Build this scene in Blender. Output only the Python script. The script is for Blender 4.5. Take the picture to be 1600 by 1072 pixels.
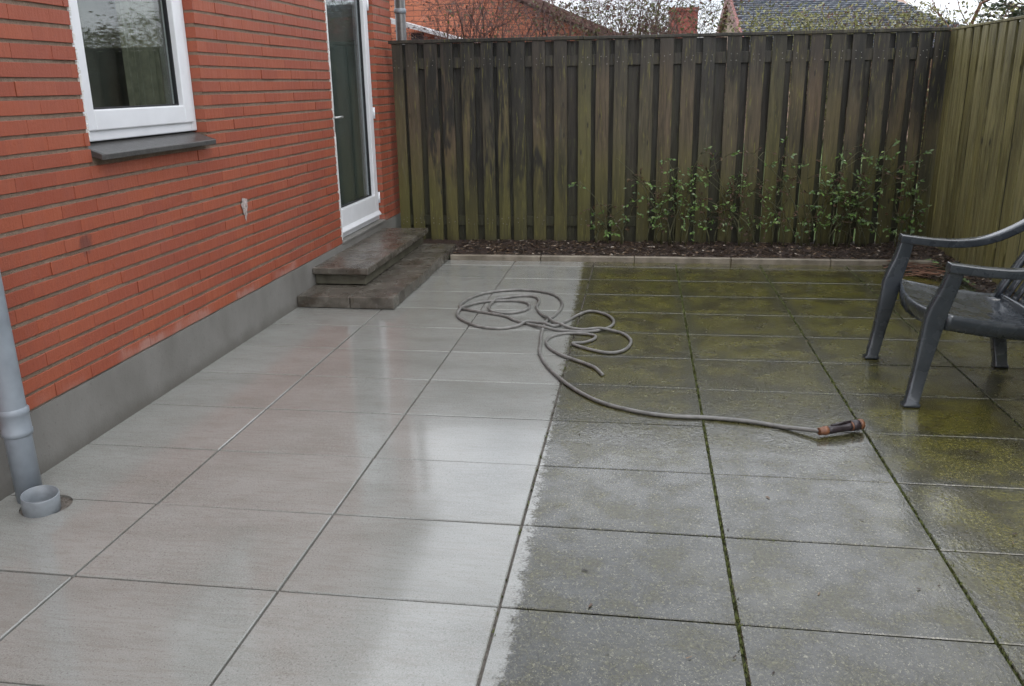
import bpy, bmesh, math, random
from mathutils import Vector, Matrix, noise as mnoise
R = math.radians
rnd = random.Random(7)
sc = bpy.context.scene
C = sc.collection
for o in list(bpy.data.objects): bpy.data.objects.remove(o)

# ------------------------------------------------------------------ camera
FOC, YAW, PITCH, ROLL, CAMH = 1335.44, -0.151625, 0.294308, -0.016598, 1.505
cd = bpy.data.cameras.new('camera'); cam = bpy.data.objects.new('camera', cd); C.objects.link(cam)
fwd = Vector((math.sin(YAW)*math.cos(PITCH), math.cos(YAW)*math.cos(PITCH), -math.sin(PITCH)))
right = Vector((math.cos(YAW), -math.sin(YAW), 0)); up = right.cross(fwd)
r2 = right*math.cos(ROLL) + up*math.sin(ROLL); u2 = up*math.cos(ROLL) - right*math.sin(ROLL)
cam.matrix_world = Matrix(((r2.x, u2.x, -fwd.x, 0), (r2.y, u2.y, -fwd.y, 0), (r2.z, u2.z, -fwd.z, CAMH), (0, 0, 0, 1)))
cd.sensor_width = 36.0; cd.sensor_fit = 'HORIZONTAL'; cd.lens = FOC/1600*36.0
cd.clip_start = 0.05; cd.clip_end = 600
sc.camera = cam

# ------------------------------------------------------------------ sky, sun, exposure
SUN_EL, SUN_AZ = R(48), R(140)            # azimuth measured from +Y towards +X
w = bpy.data.worlds.new('World'); sc.world = w; w.use_nodes = True
nt = w.node_tree; nt.nodes.clear()
out = nt.nodes.new('ShaderNodeOutputWorld'); bg = nt.nodes.new('ShaderNodeBackground')
sky = nt.nodes.new('ShaderNodeTexSky'); sky.sky_type = 'NISHITA'; sky.sun_disc = False
sky.sun_elevation = SUN_EL; sky.sun_rotation = SUN_AZ
tc = nt.nodes.new('ShaderNodeTexCoord'); mp = nt.nodes.new('ShaderNodeMapping'); mp.inputs['Scale'].default_value = (1, 1, 2.2)
nz = nt.nodes.new('ShaderNodeTexNoise'); nz.inputs['Scale'].default_value = 2.6; nz.inputs['Detail'].default_value = 6; nz.inputs['Distortion'].default_value = .35
rp = nt.nodes.new('ShaderNodeValToRGB')
rp.color_ramp.elements[0].position = .36; rp.color_ramp.elements[0].color = (6.4, 6.9, 7.7, 1)
rp.color_ramp.elements[1].position = .60; rp.color_ramp.elements[1].color = (13.0, 13.2, 13.6, 1)
mx = nt.nodes.new('ShaderNodeMixRGB'); mx.inputs['Fac'].default_value = .88
L = nt.links.new
L(tc.outputs['Generated'], mp.inputs['Vector']); L(mp.outputs[0], nz.inputs['Vector']); L(nz.outputs['Fac'], rp.inputs['Fac'])
L(sky.outputs[0], mx.inputs['Color1']); L(rp.outputs[0], mx.inputs['Color2']); L(mx.outputs[0], bg.inputs['Color'])
bg.inputs['Strength'].default_value = 0.12; L(bg.outputs[0], out.inputs['Surface'])
sd = bpy.data.lights.new('sun', 'SUN'); sd.energy = 0.6; sd.angle = R(25); sd.color = (1.0, .97, .92)
so = bpy.data.objects.new('sun', sd); C.objects.link(so)
sdir = Vector((math.sin(SUN_AZ)*math.cos(SUN_EL), math.cos(SUN_AZ)*math.cos(SUN_EL), math.sin(SUN_EL)))
so.rotation_euler = sdir.to_track_quat('Z', 'Y').to_euler(); so.location = (3, -5, 12)
sc.view_settings.view_transform = 'Standard'; sc.view_settings.look = 'None'
sc.view_settings.exposure = 0.63; sc.view_settings.gamma = 1; sc.view_settings.use_curve_mapping = False
sc.render.engine = 'CYCLES'
cy = sc.cycles; cy.max_bounces = 6; cy.diffuse_bounces = 3; cy.glossy_bounces = 3; cy.transmission_bounces = 3; cy.transparent_max_bounces = 6
cy.caustics_reflective = False; cy.caustics_refractive = False; cy.use_adaptive_sampling = True; cy.adaptive_threshold = .03
w.cycles.sampling_method = 'MANUAL'; w.cycles.sample_map_resolution = 512

# ------------------------------------------------------------------ node helper
class NT:
    def __init__(s, name):
        s.m = bpy.data.materials.new(name); s.m.use_nodes = True
        s.t = s.m.node_tree; s.t.nodes.clear()
        s.out = s.t.nodes.new('ShaderNodeOutputMaterial'); s.b = s.t.nodes.new('ShaderNodeBsdfPrincipled')
        s.t.links.new(s.b.outputs[0], s.out.inputs['Surface'])
    def n(s, ty): return s.t.nodes.new(ty)
    def inp(s, sock, v):
        if isinstance(v, bpy.types.NodeSocket): s.t.links.new(v, sock)
        elif v is not None:
            if isinstance(v, (tuple, list)) and len(v) == 3 and sock.type == 'RGBA': v = (*v, 1)
            if sock.type == 'RGBA' and isinstance(v, (int, float)): v = (v, v, v, 1)
            sock.default_value = v
    def pos(s): return s.n('ShaderNodeNewGeometry').outputs['Position']
    def obj(s): return s.n('ShaderNodeTexCoord').outputs['Object']
    def rand(s): return s.n('ShaderNodeObjectInfo').outputs['Random']
    def island(s): return s.n('ShaderNodeNewGeometry').outputs['Random Per Island']
    def sep(s, v):
        q = s.n('ShaderNodeSeparateXYZ'); s.inp(q.inputs[0], v); return q.outputs
    def mapv(s, v, scale=(1, 1, 1), loc=(0, 0, 0), rot=(0, 0, 0)):
        q = s.n('ShaderNodeMapping'); s.inp(q.inputs[0], v); q.inputs['Scale'].default_value = scale; q.inputs['Location'].default_value = loc; q.inputs['Rotation'].default_value = rot
        return q.outputs[0]
    def addv(s, a, b):
        q = s.n('ShaderNodeVectorMath'); q.operation = 'ADD'; s.inp(q.inputs[0], a); s.inp(q.inputs[1], b); return q.outputs[0]
    def noise(s, v, scale=5, detail=4, rough=.55, dist=0):
        q = s.n('ShaderNodeTexNoise'); s.inp(q.inputs['Vector'], v); q.inputs['Scale'].default_value = scale
        q.inputs['Detail'].default_value = 1 if scale >= 140 else min(detail, 3); q.inputs['Roughness'].default_value = rough; q.inputs['Distortion'].default_value = dist
        return q.outputs['Fac']
    def vor(s, v, scale=5, feature='F1'):
        q = s.n('ShaderNodeTexVoronoi'); q.feature = feature; s.inp(q.inputs['Vector'], v); q.inputs['Scale'].default_value = scale
        return q.outputs['Distance']
    def ma(s, op, a, b=None, c=None, clamp=False):
        q = s.n('ShaderNodeMath'); q.operation = op; q.use_clamp = clamp
        s.inp(q.inputs[0], a)
        if b is not None: s.inp(q.inputs[1], b)
        if c is not None: s.inp(q.inputs[2], c)
        return q.outputs[0]
    def mr(s, v, a, b, c=0., d=1., smooth=True):
        q = s.n('ShaderNodeMapRange'); q.interpolation_type = 'SMOOTHSTEP' if smooth else 'LINEAR'
        s.inp(q.inputs[0], v)
        for i, x in enumerate((a, b, c, d)): s.inp(q.inputs[1+i], x)
        return q.outputs[0]
    def mix(s, f, a, b, bt='MIX'):
        q = s.n('ShaderNodeMixRGB'); q.blend_type = bt; s.inp(q.inputs[0], f); s.inp(q.inputs[1], a); s.inp(q.inputs[2], b); return q.outputs[0]
    def ramp(s, v, *st):
        q = s.n('ShaderNodeValToRGB'); e = q.color_ramp.elements
        while len(e) < len(st): e.new(.5)
        for k, (p, c) in zip(e, st): k.position = p; k.color = (*c, 1)
        s.inp(q.inputs[0], v); return q.outputs[0]
    def bump(s, h, strength=.3, dist=.01, nrm=None):
        q = s.n('ShaderNodeBump'); s.inp(q.inputs['Strength'], strength); q.inputs['Distance'].default_value = dist; s.inp(q.inputs['Height'], h)
        if nrm is not None: s.inp(q.inputs['Normal'], nrm)
        return q.outputs[0]
    def set(s, col=None, rough=None, nrm=None, **k):
        if col is not None: s.inp(s.b.inputs['Base Color'], col)
        if rough is not None: s.inp(s.b.inputs['Roughness'], rough)
        if nrm is not None: s.inp(s.b.inputs['Normal'], nrm)
        for a, v in k.items(): s.inp(s.b.inputs[a.replace('_', ' ')], v)
        return s.m

M = {}
# paving: washed clean on the house side, algae and dirt on the other
q = NT('paving_concrete'); P = q.pos(); X, Y, Z = q.sep(P); O = q.obj(); ox, oy, oz = q.sep(O); rn = q.rand()
lowY = q.mr(Y, 2.0, 7.2, .045, -.10, False)
nb = q.ma('MULTIPLY_ADD', q.noise(P, 22, 5, .7), .12, -.06)
nb2 = q.ma('MULTIPLY_ADD', q.noise(P, 110, 3, .6), .07, -.035)
bx_ = q.ma('ADD', q.ma('ADD', q.ma('SUBTRACT', q.ma('ADD', X, .388), lowY), nb), nb2)
dirty = q.mr(bx_, -.012, .03)
st = q.noise(q.mapv(P, (.9, 2.6, 1)), 2.2, 5, .6)
st2 = q.noise(P, 9, 4, .6); brush = q.noise(q.mapv(P, (3, 22, 1)), 3.0, 3, .6)
clean = q.ramp(st, (.30, (.200, .205, .186)), (.5, (.242, .249, .232)), (.72, (.272, .281, .264)))
clean = q.mix(q.mr(st2, .52, .75, 0, .28), clean, (.215, .192, .165))
clean = q.mix(q.mr(q.noise(P, 240, 2, .6), .38, .66, 0, .55), clean, (.35, .345, .33))
clean = q.mix(q.mr(q.noise(P, 135, 2, .5), .60, .68, 0, .55), clean, (.13, .12, .105))
clean = q.mix(q.mr(brush, .45, .68, 0, .32), clean, (.20, .185, .16))
clean = q.mix(1, clean, q.ramp(rn, (0, (.92, .925, .92)), (1, (1.04, 1.04, 1.04))), 'MULTIPLY')
en = q.ma('MULTIPLY_ADD', q.noise(P, 14, 5, .7), .34, -.17)
e = q.ma('ADD', q.ma('MAXIMUM', q.ma('DIVIDE', q.ma('ABSOLUTE', ox), .3475), q.ma('ADD', q.ma('DIVIDE', q.ma('ABSOLUTE', oy), .2475), -.02)), en)
cen = q.mr(e, .96, .72)
gY = q.mr(Y, 2.9, 4.9, 0, .75); gX = q.mr(X, .75, 1.25, 0, .9)
patch = q.noise(P, 2.3, 4, .6)
gfac = q.ma('MULTIPLY', q.ma('MULTIPLY_ADD', cen, .72, .28), q.ma('ADD', q.ma('MAXIMUM', gY, gX), q.mr(patch, .45, .75, 0, .35)), clamp=True)
grit = q.noise(q.mapv(P, (1, .8, 1)), 95, 3, .75, .6)
grey = q.ramp(grit, (.34, (.009, .009, .006)), (.50, (.028, .028, .018)), (.60, (.058, .057, .036)), (.70, (.19, .183, .135)))
blot = q.noise(P, 5.5, 3, .65)
grey = q.mix(q.mr(blot, .46, .66, 0, .62), grey, q.ramp(grit, (.35, (.022, .020, .008)), (.6, (.075, .070, .022)), (.7, (.16, .15, .05))))
oliv = q.ramp(q.noise(P, 75, 5, .75), (.32, (.018, .017, .004)), (.5, (.082, .075, .011)), (.68, (.16, .143, .024)))
oliv = q.mix(q.mr(q.noise(P, 4.5, 5, .65), .44, .62, 0, .75), oliv, q.ramp(grit, (.35, (.010, .009, .004)), (.62, (.038, .032, .012))))
dirtc = q.mix(gfac, grey, oliv)
lite = q.mr(e, .97, 1.06, 0, .38)
dirtc = q.mix(lite, dirtc, (.155, .150, .125))
dirtc = q.mix(q.mr(q.noise(P, 130, 2, .5), .65, .70, 0, .55), dirtc, (.30, .285, .20))
dirtc = q.mix(q.mr(q.noise(P, 120, 2, .5), .36, .30, 0, .85), dirtc, (.010, .010, .006))
col = q.mix(dirty, clean, dirtc)
h1 = q.noise(P, 210, 3, .65); h2 = grit; h3 = q.noise(q.mapv(P, (1, .55, 1)), 46, 4, .6)
hb = q.mix(dirty, q.ma('MULTIPLY', h1, .5), q.ma('ADD', h2, q.ma('MULTIPLY', h3, .9)))
wet = q.noise(P, 3.1, 3, .6)
rclean = q.mr(wet, .3, .7, .10, .24); rdirt = q.mr(blot, .3, .7, .12, .30)
q.set(col, q.mix(dirty, rclean, rdirt), q.bump(hb, q.mix(dirty, .045, .36), .008), IOR=1.5, Coat_Weight=q.mix(dirty, q.mr(wet, .32, .62, .28, .72), q.mr(blot, .34, .64, 1.0, .55)), Coat_Roughness=q.mix(dirty, .045, .035), Coat_IOR=q.mix(dirty, 1.46, 1.45),
      Coat_Normal=q.bump(q.mix(dirty, q.ma('MULTIPLY', h1, .5), q.ma('MULTIPLY_ADD', h2, .5, h3)), q.mix(dirty, .024, .10), .008))
M['slab'] = q.m
q = NT('joint_bed'); P = q.pos(); X, Y, Z = q.sep(P)
mossy = q.mr(q.ma('ADD', X, q.ma('MULTIPLY_ADD', q.noise(P, 8, 4), .5, -.25)), -.30, -.05)
mg = q.ramp(q.noise(P, 40, 5, .7), (.35, (.03, .03, .016)), (.55, (.06, .075, .015)), (.7, (.12, .16, .03)))
q.set(q.mix(mossy, q.ramp(q.noise(P, 60), (.3, (.07, .06, .05)), (.7, (.17, .15, .13))), mg), .8, q.bump(q.noise(P, 150, 4), .6, .01)); M['joint'] = q.m
q = NT('moss'); P = q.pos()
q.set(q.ramp(q.noise(P, 30, 4, .7), (.3, (.05, .052, .014)), (.55, (.095, .115, .024)), (.75, (.16, .18, .05))), .75); M['moss'] = q.m
q = NT('outer_ground'); P = q.pos()
q.set(q.ramp(q.noise(P, 3, 6, .7), (.3, (.05, .085, .02)), (.55, (.09, .14, .035)), (.8, (.14, .19, .06))), .9, q.bump(q.noise(P, 40), .5, .05)); M['ground'] = q.m
# bricks
def brickmat(name, tint=(1, 1, 1), isl=False):
    q = NT(name); P = q.pos(); X, Y, Z = q.sep(P); rn = q.island() if isl else q.rand()
    base = q.ramp(rn, (0, (.272, .062, .032)), (.3, (.300, .071, .035)), (.7, (.328, .081, .038)), (1, (.285, .065, .034)))
    strk = q.noise(q.mapv(P, (1, 30, 3)), 2.2, 4, .6)
    base = q.mix(q.mr(strk, .4, .75, 0, .30), base, (.24, .085, .062))
    base = q.mix(q.mr(q.noise(P, 5, 4, .6), .5, .75, 0, .25), base, (.34, .10, .05))
    # bloom on the lowest course and a few sooty spots
    eff = q.ma('MULTIPLY', q.mr(q.ma('ADD', Z, q.ma('MULTIPLY_ADD', q.noise(P, 7, 4, .7), .16, -.08)), .34, .29), q.mr(q.noise(P, 2.1, 3), .44, .64, 0, .42))
    base = q.mix(eff, base, (.42, .31, .28))
    dv = q.n('ShaderNodeVectorMath'); dv.operation = 'DISTANCE'; q.inp(dv.inputs[0], P); dv.inputs[1].default_value = (-2.41, 3.405, .862)
    soot = q.mr(q.ma('ADD', dv.outputs['Value'], q.ma('MULTIPLY_ADD', q.noise(P, 26, 4, .7), .07, -.035)), .058, .028, 0, .62)
    base = q.mix(soot, base, (.06, .028, .03))
    base = q.mix(q.mr(q.noise(P, 85, 3, .7), .58, .70, 0, .45), base, (.16, .045, .035))
    base = q.mix(q.mr(q.noise(q.mapv(P, (1, 1, 1), (7, 3, 1)), 1.4, 3, .6), .48, .70, 0, .20), base, (.26, .085, .068))
    base = q.mix(1, base, tint, 'MULTIPLY')
    q.set(base, q.mr(strk, .3, .7, .5, .75), q.bump(q.ma('ADD', strk, q.noise(P, 120, 4, .6)), .30, .006)); return q.m
M['brick'] = brickmat('red_brick'); M['brick_rest'] = brickmat('red_brick_rest', isl=True)
q = NT('mortar'); P = q.pos()
q.set(q.ramp(q.noise(P, 35, 5, .7), (.3, (.165, .115, .083)), (.55, (.215, .155, .113)), (.8, (.275, .21, .158))), .9, q.bump(q.noise(P, 160, 4, .7), .7, .006)); M['mortar'] = q.m
q = NT('plinth_render'); P = q.pos(); X, Y, Z = q.sep(P)
pc = q.ramp(q.noise(q.mapv(P, (1, 1, .6)), 3.5, 6, .65), (.3, (.155, .148, .136)), (.55, (.19, .183, .17)), (.75, (.215, .208, .195)))
pc = q.mix(q.mr(q.ma('ADD', Z, q.ma('MULTIPLY_ADD', q.noise(P, 9, 4), .10, -.05)), .09, .0, 0, .55), pc, (.085, .077, .064))
pc = q.mix(q.mr(q.noise(P, 55, 3, .7), .60, .72, 0, .4), pc, (.09, .085, .07))
q.set(pc, .62, q.bump(q.noise(P, 90, 5, .6), .25, .005)); M['plinth'] = q.m
def plain(name, col, rough=.5, nscale=20, var=.25, bump=.1, bscale=80, **k):
    q = NT(name); P = q.pos(); f = q.noise(P, nscale, 4, .6)
    a = tuple(c*(1-var) for c in col); b = tuple(min(1, c*(1+var)) for c in col)
    q.set(q.ramp(f, (.3, a), (.7, b)), rough, q.bump(q.noise(P, bscale, 3, .6), bump, .004), **k); return q.m
M['pvc'] = plain('white_frame', (.74, .75, .78), .28, 6, .05, .03, 30)
M['caulk'] = plain('white_filler', (.66, .65, .63), .7, 30, .12, .5)
M['gasket'] = plain('black_gasket', (.012, .012, .014), .5)
M['nail'] = plain('dull_nail', (.22, .21, .20), .45, 50, .5, Metallic=.6)
M['metal'] = plain('satin_metal', (.5, .5, .5), .3, Metallic=.9)
M['slate'] = plain('slate_sill', (.070, .068, .066), .30, 30, .3, .25, 140)
M['pipe'] = plain('zinc_pipe', (.235, .265, .30), .42, 8, .16, .10, 50)
M['cup'] = plain('grey_drain_plastic', (.205, .225, .245), .38, 14, .2, .08)
M['patch'] = plain('pale_mortar', (.36, .30, .28), .9, 60, .45, .7)
M['hole'] = plain('wet_dark_soil', (.02, .018, .016), .6)
q = NT('glass'); P = q.pos()
tr = q.n('ShaderNodeBsdfTransparent'); tr.inputs[0].default_value = (.86, .90, .88, 1); gl = q.n('ShaderNodeBsdfGlossy'); gl.inputs['Roughness'].default_value = .01
gl.inputs['Color'].default_value = (.95, .97, 1, 1)
q.inp(gl.inputs['Normal'], q.bump(q.noise(P, 3, 2), .012, .02))
ge = q.n('ShaderNodeNewGeometry'); dt = q.n('ShaderNodeVectorMath'); dt.operation = 'DOT_PRODUCT'
q.inp(dt.inputs[0], ge.outputs['Normal']); q.inp(dt.inputs[1], ge.outputs['Incoming'])
fz = q.ma('MULTIPLY_ADD', q.ma('POWER', q.ma('SUBTRACT', 1.0, q.ma('ABSOLUTE', dt.outputs['Value']), clamp=True), 5.0), .94, .06)
ms = q.n('ShaderNodeMixShader'); q.inp(ms.inputs[0], fz); q.inp(ms.inputs[1], tr.outputs[0]); q.inp(ms.inputs[2], gl.outputs[0])
q.t.links.new(ms.outputs[0], q.out.inputs['Surface']); M['glass'] = q.m
M['room'] = plain('room_wall', (.22, .21, .19), .9); M['curtain'] = plain('curtain_cloth', (.13, .122, .088), .9)
M['net'] = plain('dark_blind', (.055, .053, .045), .9, 4, .3); M['doorblind'] = plain('grey_green_blind', (.082, .092, .087), .9, 3, .15)  # for panels added behind the glass to set its tone
# steps
q = NT('step_concrete'); P = q.pos(); X, Y, Z = q.sep(P)
sc_ = q.ramp(q.noise(P, 6, 6, .65), (.3, (.05, .045, .037)), (.5, (.098, .088, .074)), (.72, (.165, .152, .13)))
sc_ = q.mix(q.mr(q.noise(q.mapv(P, (1, .3, 1)), 7, 5, .7), .5, .66, 0, .7), sc_, (.055, .040, .028))
sc_ = q.mix(q.mr(q.noise(P, 60, 4, .6), .55, .75, 0, .35), sc_, (.20, .19, .165))
q.set(sc_, q.mr(q.noise(P, 5, 4), .35, .65, .12, .38), q.bump(q.noise(P, 150, 5, .65), .3, .005)); M['step'] = q.m
q = NT('riser_concrete'); P = q.pos()
q.set(q.ramp(q.noise(q.mapv(P, (1, 1, .4)), 9, 6, .65), (.3, (.06, .056, .038)), (.6, (.115, .108, .078)), (.8, (.17, .16, .125))), .6, q.bump(q.noise(P, 120, 4), .3, .005)); M['riser'] = q.m
q = NT('edging_concrete'); P = q.pos()
q.set(q.ramp(q.noise(P, 9, 6, .7), (.3, (.13, .11, .08)), (.55, (.22, .19, .15)), (.8, (.30, .27, .21))), .45, q.bump(q.noise(P, 130, 4), .3, .004)); M['edging'] = q.m
# wood
def wood(name, a, b, c, d, topdark, algae, greeny=(.055, .062, .018), streak=.9):
    q = NT(name); P = q.pos(); X, Y, Z = q.sep(P); rn = q.rand()
    off = q.n('ShaderNodeCombineXYZ'); q.inp(off.inputs[2], q.ma('MULTIPLY', rn, 37.))
    V = q.addv(P, off.outputs[0])
    g = q.noise(q.mapv(V, (9, 9, .7)), 3.2, 6, .65, .4); g2 = q.noise(q.mapv(V, (30, 30, .9)), 4, 4, .6); big = q.noise(q.mapv(V, (1.5, 1.5, .8)), 1.6, 4, .6)
    base = q.ramp(rn, (0, a), (.3, b), (.65, c), (1, d))
    base = q.mix(q.mr(g, .40, .70, 0, .55), base, tuple(x*.45 for x in a))
    base = q.mix(q.mr(g2, .5, .75, 0, .35), base, tuple(min(1, x*1.9) for x in c))
    hz = q.ma('ADD', Z, q.ma('MULTIPLY_ADD', big, .9, -.45))
    base = q.mix(q.mr(hz, 1.15, .45, 0, algae), base, greeny)
    base = q.mix(q.mr(hz, 1.20, 1.80, 0, topdark), base, (.019, .017, .016))
    base = q.mix(q.mr(q.noise(q.mapv(V, (7, 7, 1.2)), 2.4, 5, .7), .60, .74, 0, .45), base, (.115, .115, .085))
    drip = q.noise(q.mapv(P, (4.5, 4.5, .55)), 2.0, 3, .7, .5); lowf = q.noise(q.mapv(P, (1, 1, .35), (3.1, 0, 0)), 1.1, 2, .5)
    base = q.mix(q.ma('MULTIPLY', q.mr(drip, .42, .56, 0, 1), q.ma('MULTIPLY', q.mr(lowf, .38, .52), q.mr(Z, .25, .9, .35, streak))), base, tuple(x*.28 for x in a))
    base = q.mix(q.mr(q.noise(q.mapv(V, (22, 22, 1.6)), 3, 3, .7), .57, .68, 0, .6), base, tuple(min(1, x*1.75) for x in greeny))
    kn = q.vor(q.mapv(V, (5, 5, 1.3)), 2.2)
    base = q.mix(q.mr(kn, .11, .04, 0, .8), base, (.014, .011, .008))
    base = q.mix(q.mr(Z, .12, .0, 0, .55), base, (.025, .022, .014))
    q.set(base, q.mr(g, .3, .7, .42, .72), q.bump(q.ma('ADD', g2, q.ma('MULTIPLY', g, .7)), .45, .006)); return q.m
M['wood'] = wood('weathered_board', (.040, .037, .026), (.078, .065, .036), (.100, .066, .040), (.086, .080, .028), .74, .80, (.088, .082, .019), 1.0)
M['wood_back'] = wood('weathered_board_back', (.024, .021, .015), (.030, .026, .016), (.035, .027, .018), (.027, .027, .012), .5, .6, (.032, .033, .010))  # darker copy of the boards, shade of the gaps put into the colour
M['wood_right'] = wood('olive_board', (.145, .128, .050), (.178, .156, .060), (.212, .190, .088), (.160, .140, .050), .0, .30, (.125, .112, .034), .55)
M['wood_right_back'] = wood('olive_board_back', (.026, .019, .009), (.032, .023, .011), (.036, .026, .013), (.028, .022, .010), .1, .3, (.02, .02, .008))  # side fence copy with the shade between boards painted in
# bed
q = NT('bark_soil'); P = q.pos()
q.set(q.ramp(q.noise(P, 28, 6, .7), (.3, (.010, .006, .005)), (.55, (.035, .020, .015)), (.75, (.075, .046, .033))), .55, q.bump(q.noise(P, 60, 5, .7), .8, .02)); M['soil'] = q.m
q = NT('bark_chip'); rn = q.island()
q.set(q.ramp(rn, (0, (.008, .005, .003)), (.5, (.026, .015, .009)), (.85, (.055, .033, .019)), (.96, (.20, .14, .09)), (1, (.42, .38, .33))), .5); M['chip'] = q.m
def leafm(name, *cols, rough=.4, trans=.25):
    q = NT(name); rn = q.island(); n = len(cols)
    c = q.ramp(rn, *[(i/max(1, n-1), k) for i, k in enumerate(cols)])
    q.set(c, rough)
    td = q.n('ShaderNodeBsdfTranslucent'); q.inp(td.inputs[0], c); ms = q.n('ShaderNodeMixShader'); ms.inputs[0].default_value = trans
    q.inp(ms.inputs[1], q.b.outputs[0]); q.inp(ms.inputs[2], td.outputs[0]); q.t.links.new(ms.outputs[0], q.out.inputs['Surface']); return q.m
M['leaf_rose'] = leafm('rose_leaf', (.07, .13, .034), (.13, .22, .056), (.18, .29, .085), (.15, .22, .13), (.24, .31, .10), rough=.20)
M['leaf_dead'] = leafm('dead_leaf', (.045, .024, .015), (.09, .045, .025), (.11, .075, .035))
M['leaf_brown'] = leafm('red_brown_bud', (.085, .038, .036), (.13, .058, .048), (.15, .085, .05), (.11, .10, .045))
M['leaf_olive'] = leafm('olive_leaf', (.07, .085, .03), (.11, .12, .045), (.15, .15, .06))
M['leaf_yellow'] = leafm('yellow_green_leaf', (.15, .16, .055), (.24, .24, .085), (.32, .31, .13), (.27, .24, .15))
M['leaf_dark'] = leafm('conifer_needle', (.012, .024, .010), (.022, .042, .016), (.035, .055, .022), (.05, .065, .03))
M['twig'] = plain('brown_twig', (.085, .055, .045), .7, 12, .4); M['twig_red'] = plain('red_twig', (.11, .058, .05), .7, 9, .35)
M['bark'] = plain('warm_bark', (.17, .085, .052), .8, 9, .45, .6, 40)
M['stem'] = plain('green_stem', (.06, .06, .025), .6, 15, .4)
# hose, chair
q = NT('hose_rubber'); P = q.pos()
q.set(q.ramp(q.noise(P, 18, 5, .65), (.3, (.11, .107, .10)), (.6, (.185, .18, .17)), (.8, (.26, .255, .24))), .36, q.bump(q.noise(P, 200, 3), .12, .003)); M['hose'] = q.m
M['grip'] = plain('dark_grip', (.028, .020, .024), .30, 40, .5, .3, 120); M['copper'] = plain('orange_plastic', (.17, .072, .036), .40, 40, .35, .2)
q = NT('chair_plastic'); P = q.pos()
cc = q.ramp(q.noise(P, 7, 5, .65), (.3, (.022, .027, .034)), (.55, (.034, .041, .050)), (.8, (.056, .063, .070)))
cc = q.mix(q.mr(q.noise(P, 60, 4, .7), .62, .8, 0, .3), cc, (.12, .125, .12))
q.set(cc, q.mr(q.noise(P, 12, 4), .35, .7, .16, .40), q.bump(q.noise(P, 170, 4), .14, .004), Coat_Weight=.6, Coat_Roughness=.08); M['chair'] = q.m
# neighbours
q = NT('orange_brickwork'); P = q.pos(); V = q.mapv(P, (1, 1, 1), rot=(R(90), 0, 0))
bt = q.n('ShaderNodeTexBrick'); q.inp(bt.inputs['Vector'], V); bt.inputs['Scale'].default_value = 1; bt.inputs['Brick Width'].default_value = .24; bt.inputs['Row Height'].default_value = .075; bt.inputs['Mortar Size'].default_value = .006
bt.inputs['Color1'].default_value = (.46, .155, .085, 1); bt.inputs['Color2'].default_value = (.56, .205, .115, 1); bt.inputs['Mortar'].default_value = (.20, .09, .06, 1)
q.set(q.mix(q.mr(q.noise(P, 2.5, 5), .4, .8, 0, .4), bt.outputs['Color'], (.36, .13, .08)), .8, q.bump(bt.outputs['Fac'], -.4, .01)); M['obrick'] = q.m
M['darkred'] = plain('dark_red_brick', (.29, .085, .065), .8, 14, .3, .4)
M['barge'] = plain('red_brown_board', (.20, .065, .055), .6, 6, .25)
M['cream'] = plain('cream_gable', (.36, .25, .20), .8, 5, .15)
M['lead'] = plain('pale_flashing', (.60, .61, .63), .5, 14, .3)
M['darkglass'] = plain('dark_pane', (.03, .035, .04), .15)
q = NT('roof_tile'); P = q.pos(); rn = q.island()
q.set(q.mix(q.mr(q.noise(P, 3, 4), .4, .7, 0, .35), q.ramp(rn, (0, (.070, .082, .108)), (.5, (.098, .112, .140)), (1, (.145, .158, .185))), (.10, .11, .10)), .38); M['rooftile'] = q.m
q = NT('plain_roof'); P = q.pos()
q.set(q.ramp(q.noise(P, 4, 5), (.3, (.10, .055, .045)), (.7, (.17, .09, .07))), .7); M['roof'] = q.m

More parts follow.
